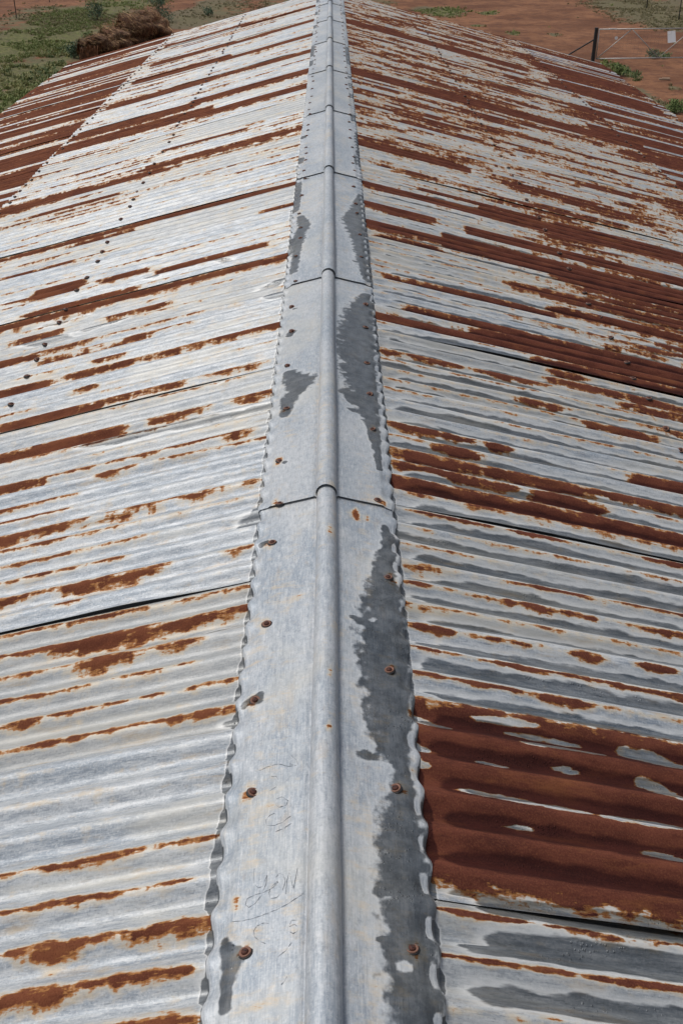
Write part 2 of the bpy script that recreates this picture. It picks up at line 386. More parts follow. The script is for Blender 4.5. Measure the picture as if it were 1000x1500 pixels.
def corr(Y, s):
    return -AMP*np.cos(2*np.pi*(Y-VAL0[s])/P)
def roof_shape(X, Y, s):
    """true sheet surface height, with slow sags and dents"""
    z = RZ - SLOPE*X + corr(Y, s)*(1 + 0.10*(fbm(X*0.7, Y*2.0, 5)-.5))
    z = z + sstep(.15, .8, X)*(0.012*(fbm(X*0.9, Y*0.8, 11+s)-.5) + 0.004*(fbm(X*3.0, Y*5.0, 15+s)-.5)) + sstep(.2, .5, X)*0.0008*(fbm(X*9, Y*22, 17+s)-.5)
    return z

def rust_field(X, Y, s, lower):
    ph = (Y-VAL0[s])/P; ci = np.floor(ph); fr = ph-ci          # crest at fr = .5
    crest = np.exp(-((fr-0.42)/0.22)**2)
    authored = stroke_field(X, Y, STR[s], side=s)
    near = 1 - sstep(3.5, 7.5, Y)
    if not lower:
        a = fbm(X*1.3, ci*3.7+.5, 41+s); b2 = fbm(X*3.2, ci*5.1+.2, 61+s)
        k = a*.6+b2*.4
        if s < 0:
            # orange crest lines + far flecks
            thin = np.exp(-((fr-0.44)/0.11)**2)
            base = thin*0.36*sstep(.38, .60, k)*near + crest*(0.16*sstep(.40, .62, k)*near + (0.30+.28*sstep(.45, .72, k))*(1-near)*sstep(.42, .6, k))
            base += 0.10*sstep(0.8, 2.0, X)*crest
            base = base*np.where((Y > 1.12) & (Y < 1.47), .45, 1.0)
        else:
            blot = fbm(X*1.6, Y*7.0, 77); blot2 = fbm(X*5.0, ci*2.3+.4, 87)
            base = np.exp(-((fr-0.44)/0.12)**2)*0.46*sstep(.34, .56, k)
            far = sstep(4.3, 6.5, Y)
            base = np.maximum(base, far*(0.16+0.64*sstep(.30, .68, .55*blot+.45*blot2)*(0.62+.38*crest)))
            base = np.maximum(base, sstep(.35, 1.3, X)*sstep(2.2, 3.6, Y)*(1-.5*sstep(6, 9, Y))*(0.20+0.62*sstep(.40, .70, .6*blot+.4*k))*(.55+.45*crest))
            base = np.maximum(base, sstep(1.0, 2.6, X)*near*crest*(.30+.25*sstep(.45, .6, k)))
    else:
        # lower courses: nearly all rust, a few pale corrugations
        c = _h(ci, ci*0, 91+s); lo = fbm(ci*0.45, X*0.35, 95+s)
        pale = sstep(.53, .62, .55*lo+.45*c)
        base = 0.86 - 0.62*pale + 0.25*(fbm(X*2.2, ci*1.7, 99)-.5)
        base = base - 0.30*sstep(LAP[s]+.10, LAP[s], X)*pale
        if s > 0: base = base - 0.16*fbm(X*3, ci*3.1, 97) - 0.25*sstep(.50, .62, fbm(ci*.9, X*.5, 98))
    f = np.maximum(authored, base)
    clr = stroke_field(X, Y, CLR[s], 0.02)
    f = f*(1-0.80*sstep(.30, .62, clr))
    return f
def wet_field(X, Y, s, lower):
    w_ = stroke_field(X, Y, WETS[s], 0.03)
    ph = (Y-VAL0[s])/P; ci = np.floor(ph); fr = ph-ci
    if s > 0:
        # damp lying in the valleys and on the near flanks
        d = np.abs(((fr+0.08+.5) % 1)-.5)       # 0 at the valley
        lim = 0.265 + 0.10*(_h(ci, ci*0, 129)-.5) + 0.34*(fbm(X*2.2, ci*2.9, 121)-.5) + 0.12*(fbm(X*9, ci*5.3, 125)-.5) + 0.05*(fbm(X*26, ci*7.3, 127)-.5)
        v = 0.5 + (lim-d)*2.4
        edge = sstep(0.185, 0.27, X + 0.20*(fbm(X*0+ci*1.3, ci*2.1, 131)-.45) + 0.015*(fbm(Y*60, ci*1.1, 133)-.5))
        amp = 1 - 0.75*sstep(5.0, 9.0, Y)
        w_ = np.maximum(w_, np.clip(v, 0, 1)*edge*amp)
        hv = sstep(.55, .75, rust_field(X, Y, s, lower))*amp
        w_ = np.maximum(w_, hv*np.clip(0.5+(0.27+.2*(fbm(X*3, ci*1.9, 137)-.5)-d)*3.0, 0, 1)*sstep(.18, .24, X))
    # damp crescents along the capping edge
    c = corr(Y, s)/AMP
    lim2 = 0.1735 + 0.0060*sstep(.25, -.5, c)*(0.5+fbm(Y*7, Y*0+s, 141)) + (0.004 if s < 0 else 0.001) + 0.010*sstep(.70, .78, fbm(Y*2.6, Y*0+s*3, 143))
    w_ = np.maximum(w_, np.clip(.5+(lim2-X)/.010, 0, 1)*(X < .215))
    return w_

def make_sheet(s, y0, y1, x0, x1, over, lower, idx):
    close = y0 < 2.3 and y1 > .6 and not lower; near = y0 < 3.6
    nY = max(2, int(round((y1-y0)/P*(18 if close else 12))))
    dx = 0.013 if close else (0.024 if near and not lower else 0.045)
    nX = max(2, int(round((x1-x0)/dx)))
    tone = (0.80 + 0.20*random.random()) if over else (0.25 + 0.40*random.random())
    xe = x1 + random.uniform(-.008, .008); skew = random.uniform(-.004, .004)
    xs = np.linspace(x0, xe, nX+1)
    if not lower: xs = np.concatenate([np.linspace(.03, .15, 5), np.arange(.156, .205, .0035 if y0 < 5 else .006), xs[xs > .212]])
    Xg, Yg = np.meshgrid(xs, np.linspace(y0, y1, nY+1), indexing='ij')
    Yv = Yg + skew*(Xg-x0)
    Z = roof_shape(Xg, Yv, s)
    lift = 0.0
    if over:
        e = np.minimum(Yg-y0, y1-Yg); bow = fbm(Xg*1.1, Xg*0+idx*3.3, 201)
        lift = 0.0030 + (0.0048+0.0075*sstep(.42, .72, bow))*np.exp(-(e/0.05)**2)*sstep(.2, .5, Xg)
    if not lower: lift = lift + 0.004*sstep(x1-.5, x1, Xg)
    else: lift = lift - 0.003*sstep(x0+.5, x0, Xg)
    Z = Z + lift
    toneg = np.full_like(Xg, tone)
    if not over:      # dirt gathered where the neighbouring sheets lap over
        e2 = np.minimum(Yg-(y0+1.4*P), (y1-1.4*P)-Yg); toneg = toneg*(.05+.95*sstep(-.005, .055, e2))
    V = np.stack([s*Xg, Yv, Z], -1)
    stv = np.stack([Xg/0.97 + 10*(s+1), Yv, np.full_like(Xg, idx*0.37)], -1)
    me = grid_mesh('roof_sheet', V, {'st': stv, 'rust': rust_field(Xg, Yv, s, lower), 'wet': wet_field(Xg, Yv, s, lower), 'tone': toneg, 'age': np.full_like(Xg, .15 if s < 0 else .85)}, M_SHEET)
    return link(bpy.data.objects.new('roof_sheet', me), shed)

SHEETS = {-1: [], 1: []}
idx = 0
for s in (-1, 1):
    k = -4
    while True:
        a = EDGE0[s] + k*STEP; k += 1
        spans = [(a, a+.7426, True), (a+.7426-1.4*P, a+STEP+1.4*P, False)]
        if a > YF: break
        for y0, y1, over in spans:
            y0, y1 = max(y0, YN), min(y1, YF)
            if y1-y0 < 0.1: continue
            for lower in (False, True):
                x0, x1 = (0.03, LAP[s]) if not lower else (LAP[s]-0.12, EAVE[s])
                o = make_sheet(s, y0, y1, x0, x1, over, lower, idx); idx += 1
                SHEETS[s].append((y0, y1, over, lower, o))

# ------------------------------------------------------------------ ridge capping
C0, CL = 2.2375, 1.6726
def cap_base(X):      # wing height over the sheets (lies on the crests)
    return RZ - SLOPE*X + AMP + 0.0052
ROLL = 0.0245; JX = 0.0275; RC = 0.009
# wet / stain marks on capping: x, y, radius px
def cap_pt(u, v):
    return roof_pt(u, v, dz=AMP+0.0052)
WET_CAP = [ # (x,y,w) chains
 [(566,772,14),(572,800,26),(560,840,34),(562,880,60),(566,950,78),(568,1010,76),(572,1060,66),(575,1100,52),(590,1140,30)],
 [(592,1165,40),(588,1200,66),(590,1260,76),(598,1330,76),(604,1400,86),(610,1460,76),(612,1530,80)],
 [(518,904,10),(534,912,14)],[(536,1106,22),(552,1112,14)],[(562,1310,26),(574,1310,20)],[(558,1378,12),(570,1376,10)],[(532,962,20),(545,960,20)],
 [(330,1380,16),(336,1410,26),(350,1398,22),(332,1440,24),(330,1480,18)],[(374,1027,24),(382,1018,10),(358,1034,12)],[(384,797,10),(390,794,8)],
 [(537,432,14),(528,458,44),(522,500,60),(524,540,60),(534,575,44),(545,620,24),(552,660,12),(555,690,8)],
 [(508,575,22),(518,590,20)],[(512,600,10),(520,604,12)],
 [(424,548,22),(440,562,44),(452,556,26),(424,585,26),(416,610,16)],[(428,486,12),(424,492,10)],[(416,680,10)],[(432,452,8)],
 [(528,286,8),(524,305,20),(518,326,34),(528,356,24),(536,395,22),(538,412,14)],[(520,385,10)],
 [(440,318,10),(446,332,20),(438,345,18),(434,372,12),(430,400,12)],[(446,350,8)],
 [(522,195,7),(524,215,8),(528,245,8)],[(450,262,7)],[(436,255,8)],
]
DRY_CAP = [(572,1126,20),(596,1420,24),(612,1468,8),(500,530,10),(545,908,10)]
STAIN_CAP = [(484,790,14,.55),(482,1080,12,.5),(484,1000,10,.48),(345,1325,14,.45),(520,752,16,.75),(535,758,10,.8),(500,760,8,.6),(600,1040,10,.5)]
CW = []
for ch in WET_CAP:
    pts = [(cap_pt(u, v), wpx) for u, v, wpx in ch]
    sgn = 1 if ch[0][0] > 480 else -1
    for j in range(max(1, len(pts)-1)):
        (xa, ya), wa = pts[j]; (xb, yb), wb = pts[min(j+1, len(pts)-1)]
        u, v, _ = ch[j]; x2, _ = cap_pt(u+1, v)
        mpp = abs(x2-xa); CW.append((sgn, xa, ya, xb, yb, wa*mpp/2, wb*mpp/2))
CD = []
for u, v, wpx in DRY_CAP:
    x, y = cap_pt(u, v); x2, _ = cap_pt(u+1, v); CD.append((1 if u > 480 else -1, x, y, wpx*abs(x2-x)/2))
CS = []
for u, v in [(360,1398),(371,1163),(374,1027),(391,915),(399,795),(410,740),(410,678),(420,600),(603,1393),(579,1157),(570,983),(568,846),(553,735),(545,631)]:
    x, y = cap_pt(u, v); sg = 1 if u > 480 else -1
    CS.append((sg*(x+.006), y, .0125, .46)); CS.append((sg*(x+.018), y-.004, .007, .36))
for u, v, wpx, st in STAIN_CAP:
    x, y = cap_pt(u, v); x2, _ = cap_pt(u+1, v); sg = 1 if u > 480 else -1
    CS.append((sg*x, y, wpx*abs(x2-x)/2, st))

def cap_profile(t_lift):
    """signed section points: list of (kind, x, extra) left to right"""
    pts = []
    wing = list(np.linspace(0.030, 0.130, 8)) + [0.138, 0.145, 0.150, 0.154, 0.158, 0.162, 0.166, 0.169]
    for x in wing[::-1]: pts.append(('w', -x))
    for a in np.linspace(-150, -15, 0): pass
    angs = np.linspace(math.radians(205), math.radians(-25), 19)
    pts += [('r', a) for a in angs]
    for x in wing: pts.append(('w', x))
    pts = [('lip', -1)] + pts + [('lip', 1)]
    return pts
def corr_any(Y, s): return corr(Y, s)
CAPS = []
def make_cap(k):
    y0 = C0 + k*CL; y1 = min(y0 + CL + 0.09, YF+0.03); y0c = max(y0, YN)
    nY = int((y1-y0c)/0.0064); Y = np.linspace(y0c, y1, nY+1)
    prof = cap_profile(0)
    V = np.zeros((len(prof), nY+1, 3)); st = np.zeros_like(V)
    lift = 0.0068*(1 - sstep(0, 0.9, (Y-y0)/CL)) + 0.0004
    wob = 0.0035*(fbm(Y*2.2, Y*0+k, 301)-.5)
    arc = 0.0
    for i, (kind, a) in enumerate(prof):
        if kind == 'r':
            rr = ROLL + 0.35*lift + 0.0010*(fbm(Y*5, Y*0+a, 303)-.5)
            x = rr*math.cos(a); zc = cap_base(JX) + RC
            z = zc + rr*math.sin(a) + lift*0.7
            if a < math.radians(-3) or a > math.radians(183):
                x = np.sign(x)*(np.abs(x)*0.3+ROLL*0.73); z = z
            x = x + wob
        else:
            sgn = -1 if a < 0 else 1
            X = 0.1715 if kind == 'lip' else abs(a)
            ed = 0.55*sstep(0.140, 0.169, X) if kind != 'lip' else 1.0
            rag = fbm(Y*9, Y*0+sgn*3+k*7, 311); dent = fbm(Y*26, Y*0+sgn*5+k*3, 313)
            c = corr_any(Y, sgn)
            # beaten down edge: follows the corrugations, unevenly
            follow = (0.55+0.50*rag)
            z = cap_base(X) + lift*(0.9 if X < .15 else 0.5) + ed*((c-AMP)*follow*0.95) + 0.0025*(fbm(Y*3.1, Y*0+X*14+sgn, 321)-.5)*min(1, X/0.1)
            z = z - 0.0012*math.sin(math.pi*min(1, max(0, (X-.03)/.1)))*(0.4+0.6*fbm(Y*1.3, Y*0+sgn, 331))
            xo = ed*(0.006*(rag-.5) + 0.0058*c/AMP*(.7+.6*dent))
            if kind == 'lip': z = z - 0.003 - 0.004*dent; xo = xo*.8 + 0.0030 - 0.0015*c/AMP
            x = sgn*(X + xo) + wob*0.5
        V[i, :, 0] = x; V[i, :, 1] = Y; V[i, :, 2] = z
    if k > 0 or True:
        pass
    S = V[:, :, 0]; Yg = V[:, :, 1]
    # surface coordinate across the section
    seg = np.sqrt((np.diff(V[:, :, 0], axis=0)**2 + np.diff(V[:, :, 2], axis=0)**2)).mean(1)
    cum = np.concatenate([[0], np.cumsum(seg)]); cum -= cum.mean()
    st[:, :, 0] = cum[:, None] + 40; st[:, :, 1] = Yg; st[:, :, 2] = k*1.7
    wet = np.zeros_like(S); rust = np.zeros_like(S)
    ax = np.abs(S)
    isroll = np.array([p[0] == 'r' for p in prof])[:, None]
    for sg, xa, ya, xb, yb, wa, wb in CW:
        if max(ya, yb) < y0c-.1 or min(ya, yb) > y1+.1: continue
        if not (y0c-0.02 <= (ya+yb)/2 <= y1-0.09): continue
        dx_, dy_ = xb-xa, yb-ya; L2 = dx_*dx_+dy_*dy_+1e-9
        t = np.clip(((ax-xa)*dx_+(Yg-ya)*dy_)/L2, 0, 1)
        d = np.sqrt((ax-xa-t*dx_)**2 + (Yg-ya-t*dy_)**2)/(wa+(wb-wa)*t)
        wet = np.maximum(wet, np.where((S*sg > 0) & ~isroll, np.clip(.5+.55*(1.0-d), 0, 1)*(d < 2.0), 0))
    for sg, x, y, r in CD:
        d = np.sqrt((ax-x)**2+(Yg-y)**2)/r
        wet = wet*np.where(S*sg > 0, 1-.62*np.clip(1.5-d, 0, 1), 1)
    # far caps keep a little damp along the edge
    edge = sstep(.128, .150, ax)*sstep(.57, .66, fbm(Yg*2.5, S*0+np.sign(S)*9, 341))*sstep(3.9, 4.6, Yg)*.8
    wet = np.maximum(wet, edge)
    if k < 2:  # damp scallops between capping edge and sheets
        pass
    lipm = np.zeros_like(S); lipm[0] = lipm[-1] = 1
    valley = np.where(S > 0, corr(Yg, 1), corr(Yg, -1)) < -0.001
    phr = ((Yg-VAL0[1])/P) % 1.0
    sliver = (S > 0.1565) & (S < 0.1665) & ((phr > .72) | (phr < .22)) & (fbm(Yg*4.5, S*0, 345) > .40)
    gph = np.exp(-((((phr+.5) % 1)-.5)/.22)**4)*np.exp(-((S-.1615)/.0048)**2)*sstep(.36, .46, fbm(Yg*4.5, S*0, 345))
    wet = wet*(1-np.clip(gph*1.3, 0, 1))
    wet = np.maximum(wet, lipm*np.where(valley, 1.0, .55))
    for x, y, r, stg in CS:
        d = np.sqrt(((S-x)/r)**2 + ((Yg-y)/(r*2.2))**2)
        rust = np.maximum(rust, stg*np.clip(1.4-d, 0, 1))
    rust = np.maximum(rust, 0.14*sstep(.5, .7, fbm(S*20, Yg*3, 351)))
    rust = rust*(1-0.0)
    me = grid_mesh('ridge_cap', V, {'st': st, 'rust': rust, 'wet': wet, 'tone': np.full_like(S, 0.72+0.28*random.random())}, M_CAP)
    o = link(bpy.data.objects.new('ridge_cap', me), shed)
    CAPS.append((y0c, min(y0+CL, YF), o))
    return o
k = -3
while C0 + k*CL < YF-0.2:
    if C0+(k+1)*CL > YN: make_cap(k)
    k += 1

# ------------------------------------------------------------------ screws
sb = MB()
sb.lathe([(0.0124, -0.002), (0.0122, 0.0014), (0.0104, 0.0020), (0.0060, 0.0022)], 18, 1)
sb.lathe([(0.0098, 0.0012), (0.0100, 0.0034), (0.0090, 0.0044), (0.0072, 0.0030), (0.0056, 0.0026)], 18, 2)
sb.lathe([(0.0060, 0.0024), (0.0054, 0.0050), (0.0046, 0.0060), (0.0010, 0.0066), (0.0, 0.0066)], 18, 0)
sb.box((0, 0, 0.0066), (0.0075, 0.0011, 0.0006), None, 1)
SCREW = sb.mesh('screw', [M_SCREW, M_SEAL, M_WASHER], True)
def screw(parent, x, y, z, s, scale=1.0):
    o = bpy.data.objects.new('screw', SCREW); link(o, parent)
    o.location = (x, y, z); o.rotation_euler = (random.uniform(-.10, .10), s*math.atan(SLOPE)+random.uniform(-.10, .10), random.uniform(0, 6.28))
    o.scale = (scale,)*3
    return o
CAPSCREW = [(360,1398),(371,1163),(374,1027),(391,915),(399,795),(410,740),(410,678),(420,600),(422,537),(428,486),(428,450),(434,414),
            (603,1393),(579,1157),(570,983),(568,846),(553,735),(545,631),(541,579),(537,533),(535,480),(535,446),(528,378),(526,345),(522,313)]
spots = []
for u, v in CAPSCREW:
    s = 1 if u > 480 else -1; X, Y = cap_pt(u, v); spots.append((s, X, Y))
for s in (-1, 1):
    Y = max(q[2] for q in spots if q[0] == s)
    while Y < YF-.3:
        Y += random.choice((2, 3, 3, 4, 4))*P; spots.append((s, random.uniform(.124, .139), Y))
    Y = min(q[2] for q in spots if q[0] == s)
    while Y > YN+.4:
        Y -= random.choice((3, 4))*P; spots.append((s, random.uniform(.122, .136), Y))
for s, X, Y in spots:
    for y0, y1, o in CAPS:
        if y0 <= Y < y1:
            # seat on the actual cap surface
            co = None
            kx = min(max(X, .1), .165); z = cap_base(kx) + 0.0052*(1-float(sstep(0, 1.2, np.array((Y-y0)/CL))))*0.9 - 0.0012
            z -= 0.0045*float(sstep(.128, .172, np.array(kx)))
            screw(o, s*X, Y, z, s); break
# spare hole beside the nearest right screw
hb = MB(); hb.lathe([(0.0032, 0.0), (0.0032, 0.0006), (0, 0.0006)], 12)
hx, hy = cap_pt(590, 1394)
for y0, y1, o in CAPS:
    if y0 <= hy < y1:
        h = hb.build('screw_hole', M_HOLE, o); h.location = (hx, hy, cap_base(hx)+.0008); h.rotation_euler = (0, math.atan(SLOPE), 0)
ROW = {-1: [(220,267),(211,282),(206,292),(201,303),(190,321),(170,350),(158,370),(150,383),(140,406),(128,425),(112,449),(102,472),(83,501),(68,524),(52,548),(28,585),(0,628)],
       1: [(845,423),(853,440),(872,469),(893,501),(911,535),(929,560),(949,589),(973,632),(993,663),(812,369),(825,391),(790,335),(778,318),(765,295),(750,265)]}
def sheet_at(s, Y, lower):
    best = None
    for y0, y1, over, lw, o in SHEETS[s]:
        if lw == lower and y0+.02 <= Y <= y1-.02 and (best is None or over): best = (over, o)
    return best
def crest_near(Y, s): return VAL0[s] + P/2 + round((Y-VAL0[s]-P/2)/P)*P
def roof_screw(s, X, Y, lower):
    Y = crest_near(Y, s); b = sheet_at(s, Y, lower)
    if not b: return
    z = float(roof_shape(np.array(X), np.array(Y), s)) + (0.003 if b[0] else 0) - 0.0005 + (0.004 if not lower and X > LAP[s]-.3 else 0)
    screw(b[1], s*X, Y, z, s, 1.15)
for s in (-1, 1):
    ys = [roof_pt(u, v, side=s)[1] for u, v in ROW[s]]
    for y in ys: roof_screw(s, 1.165+random.uniform(-.012, .012), y, False)
    y = max(ys)
    while y < YF-.3:
        y += random.choice((2, 3, 3, 4))*P; roof_screw(s, 1.165+random.uniform(-.012, .012), y, False)
    y = min(ys)
    while y > 0.2:
        y -= random.choice((3, 4))*P; roof_screw(s, 1.165+random.uniform(-.012, .012), y, False)
    for X, lower, gap in ((LAP[s]-.045, False, 3), (EAVE[s]-.10, True, 4)):
        y = 2.0
        while y < YF-.2:
            y += random.choice((gap-1, gap, gap))*P; roof_screw(s, X+random.uniform(-.01, .01), y, lower)

# ------------------------------------------------------------------ scratched writing on the nearest capping
def z5(l): return [(280+x/2.5, 1250+y/2.5) for x, y in l]
def z4(l): return [(300+x/2.7778, 1000+y/2.7778) for x, y in l]
SCR = [z5(l) for l in (
 [(232,62),(229,90),(232,118),(245,134),(262,128),(272,104),(277,88)],
 [(277,88),(274,120),(258,160),(235,190),(212,205),(199,196),(206,174),(232,160),(268,150),(300,132),(318,112)],
 [(316,108),(296,128),(284,152),(292,172),(312,170),(334,146),(344,112),(338,84),(322,80),(310,96)],
 [(346,156),(350,110),(360,72),(366,104),(374,138),(382,98),(389,60),(391,104)],
 [(150,258),(190,254),(230,245),(270,231),(310,215),(345,198),(370,182),(412,155)],
 [(286,264),(262,263),(240,274),(229,292),(232,312),(250,328),(272,339)],
 [(392,252),(366,254),(360,276),(378,268),(391,276),(390,292),(374,302),(358,294)],
 [(368,335),(352,358),(335,374),(318,386)],[(352,458),(344,474),(330,490)])]
SCR += [z4(l) for l in (
 [(222,364),(262,345),(300,336),(340,346),(372,342),(345,335)],[(270,388),(292,386),(300,402),(292,428),(264,446)],[(290,480),(316,470),(338,486),(330,505),(302,514),(288,500)],
 [(286,536),(262,548),(247,568),(252,588),(284,588),(316,574),(350,548)],[(286,614),(320,600),(352,578)],[(350,300),(372,318),(380,340)])]
near_cap = [o for y0, y1, o in CAPS if y0 <= 1.2 < y1][0]
capm = near_cap.data
cv = np.empty(len(capm.vertices)*3, np.float32); capm.vertices.foreach_get('co', cv); cv = cv.reshape(-1, 3)
for l in SCR:
    mb = MB(); pts = []
    for (ua, va), (ub, vb) in zip(l, l[1:]):
        for t in (0, .25, .5, .75): pts.append((ua+(ub-ua)*t, va+(vb-va)*t))
    pts.append(l[-1]); P3 = []
    for u, v in pts:
        X, Y = cap_pt(u+random.uniform(-.25, .25), v+random.uniform(-.25, .25))
        d2 = (cv[:, 0]+X)**2 + (cv[:, 1]-Y)**2; j = np.argsort(d2)[:4]; wgt = 1/(d2[j]+1e-7)
        P3.append((-X, Y, float((cv[j, 2]*wgt).sum()/wgt.sum())+0.0005))
    mb.tube(P3, [0.00045*random.uniform(.35, 1.1) for _ in P3], 5)
    mb.build('scratched_writing', M_SCRATCH, near_cap)

# ------------------------------------------------------------------ walls under the roof
M_WALL = plain('galvanised_wall', (0.33, 0.35, 0.37), 0.5, 0.4, 0.25, 2)
for s in (-1, 1):
    xw = EAVE[s]-0.22; zt = RZ-SLOPE*xw-.05
    Y = np.linspace(YN+.15, YF-.15, 1200); V = np.zeros((2, 1200, 3))
    for i, z in enumerate((0.0, zt)):
        V[i, :, 0] = s*(xw + AMP*np.cos(2*np.pi*Y/P*.999)); V[i, :, 1] = Y; V[i, :, 2] = z
    link(bpy.data.objects.new('side_wall', grid_mesh('side_wall', V, {}, M_WALL)), shed)
for yw in (YN+.16, YF-.16):
    X = np.linspace(-(EAVE[-1]-.22), EAVE[1]-.22, 620); V = np.zeros((2, 620, 3))
    V[0, :, 2] = 0; V[1, :, 2] = RZ-SLOPE*np.abs(X)-.05; V[:, :, 0] = X; V[:, :, 1] = yw + AMP*np.cos(2*np.pi*X/P)
    link(bpy.data.objects.new('gable_wall', grid_mesh('gable_wall', V, {}, M_WALL)), shed)
M_TIMBER = plain('old_purlin_timber', (0.16, 0.12, 0.085), 0.85, 0, .3, 6)
for s in (-1, 1):
    for X in (0.16, 1.165, LAP[s]-.05, EAVE[s]-.14):
        mb = MB(); mb.box((s*X, (YF+YN)/2, RZ-SLOPE*X-AMP-.055), (.05, YF-YN-.4, .075), Matrix.Rotation(s*math.atan(SLOPE), 3, 'Y'))
        mb.build('purlin', M_TIMBER, shed)

# ================================================================== ground
GREEN = []   # world-space ellipses of growth: centre, radii, kind, density per m2
def blob(u, v, rx, ry, kind, dens):
    c = ground_pt(u, v); a = ground_pt(u+rx, v); b = ground_pt(u, max(v-ry, -120)); b2 = ground_pt(u, v+ry)
    GREEN.append((c.x, c.y, abs(a.x-c.x), abs(b.y-b2.y)/2, kind, dens))
for t in [(30,60,70,45,0,10),(20,110,60,35,1,10),(40,140,60,26,0,10),(100,55,50,24,0,8),(95,40,60,18,2,9),(130,18,70,12,0,7),(70,100,50,18,3,9),(20,150,50,16,0,12),(110,25,60,10,2,6),
          (180,5,60,10,0,5),(190,22,40,10,2,4),(330,12,60,14,2,2.5),(410,4,60,10,2,3),(280,28,40,10,2,2),(108,78,34,14,3,9),(20,30,30,12,2,4),(60,15,40,8,2,4),
          (650,17,34,7,0,8),(622,12,24,4,2,6),(715,20,14,3,0,6),(750,50,10,3,0,7),(812,52,10,3,2,6),(700,38,12,2,0,6),
          (955,20,75,22,2,6),(930,6,80,10,2,6),(985,35,40,12,4,6),(900,100,14,12,0,12),(920,108,14,10,3,10),(940,140,20,16,2,7),(992,158,16,7,0,14),(985,128,10,4,2,4),(965,80,14,5,3,10),
          (560,2,30,5,2,3)]:
    blob(*t)
gm, n, l, p = new_mat('red_earth'); g = G(n, l)
tc = n.new('ShaderNodeTexCoord'); pos = tc.outputs['Object']
n1 = g.noise(pos, 0.35, 6, .6); n2 = g.noise(pos, 2.2, 6, .65); n3 = g.noise(pos, 11, 4, .7); n4 = g.noise(pos, 0.12, 4, .5)
c = g.mix(g.smooth(n1, .35, .65), (0.115, 0.048, 0.025), (0.230, 0.108, 0.056))
c = g.mix(g.math('MULTIPLY', g.smooth(n2, .44, .64), .65), c, (0.085, 0.038, 0.026))
c = g.mix(g.math('MULTIPLY', g.smooth(n3, .5, .75), .35), c, (0.25, 0.145, 0.09))
gr = g.attr('green')
gv = g.math('ADD', gr, g.math('MULTIPLY', g.math('SUBTRACT', g.noise(pos, 1.1, 6, .7), .5), 1.9))
lit = g.mix(n3, (0.085, 0.072, 0.045), (0.16, 0.125, 0.08))
lit = g.mix(g.math('MULTIPLY', g.attr('lush'), g.smooth(n2, .30, .55)), lit, g.mix(g.smooth(g.noise(pos, 4.5, 6, .75), .38, .62), (0.055, 0.066, 0.024), (0.155, 0.15, 0.055)))
c = g.mix(g.smooth(gv, .30, .65), c, lit)
l.new(c, p.inputs['Base Color']); p.inputs['Roughness'].default_value = 0.95; p.inputs['Specular IOR Level'].default_value = .15
hh = g.math('ADD', n2, g.math('MULTIPLY', n3, .5)); l.new(g.bump(hh, .6, .06), p.inputs['Normal'])
ax_ = np.concatenate([[-900, -300, -120, -60], np.arange(-40, 40.1, .33), [60, 120, 300, 900]]); ay_ = np.concatenate([[-500, -200, -60, -20], np.arange(-8, 85, .33), [120, 200, 400, 1500]])
Xg, Yg = np.meshgrid(ax_, ay_, indexing='ij')
gf = np.zeros_like(Xg); lush = np.zeros_like(Xg)
for cx_, cy_, rx, ry, kind, dens in GREEN:
    r = np.sqrt(((Xg-cx_)/rx)**2 + ((Yg-cy_)/ry)**2); gf = np.maximum(gf, np.clip(1.35-r, 0, 1)*min(1, dens/6)); lush = np.maximum(lush, np.clip(1.35-r, 0, 1)*{0: 1, 1: .8, 2: .35, 3: .9, 4: .35}[kind])
gf = np.maximum(gf, 0.75*sstep(-2, -7, Xg)*sstep(.45, .62, fbm(Xg*.16, Yg*.10, 401)))
gf = np.maximum(gf, 0.8*sstep(13, 19, Xg)*sstep(.35, .6, fbm(Xg*.2, Yg*.1, 403)))
def gz(x, y): return 0.16*(fbm(np.asarray(x)*.22+50, np.asarray(y)*.22+50, 411)-.5) + 0.05*(fbm(np.asarray(x)*1.1+50, np.asarray(y)*1.1+50, 413)-.5)
Zg = gz(Xg, Yg)
gme = grid_mesh('ground', np.stack([Xg, Yg, Zg], -1), {'green': gf, 'lush': lush}, gm)
tag(link(bpy.data.objects.new('ground', gme)), 'bare red earth yard with patches of grass around the shed', None, None, 'structure')

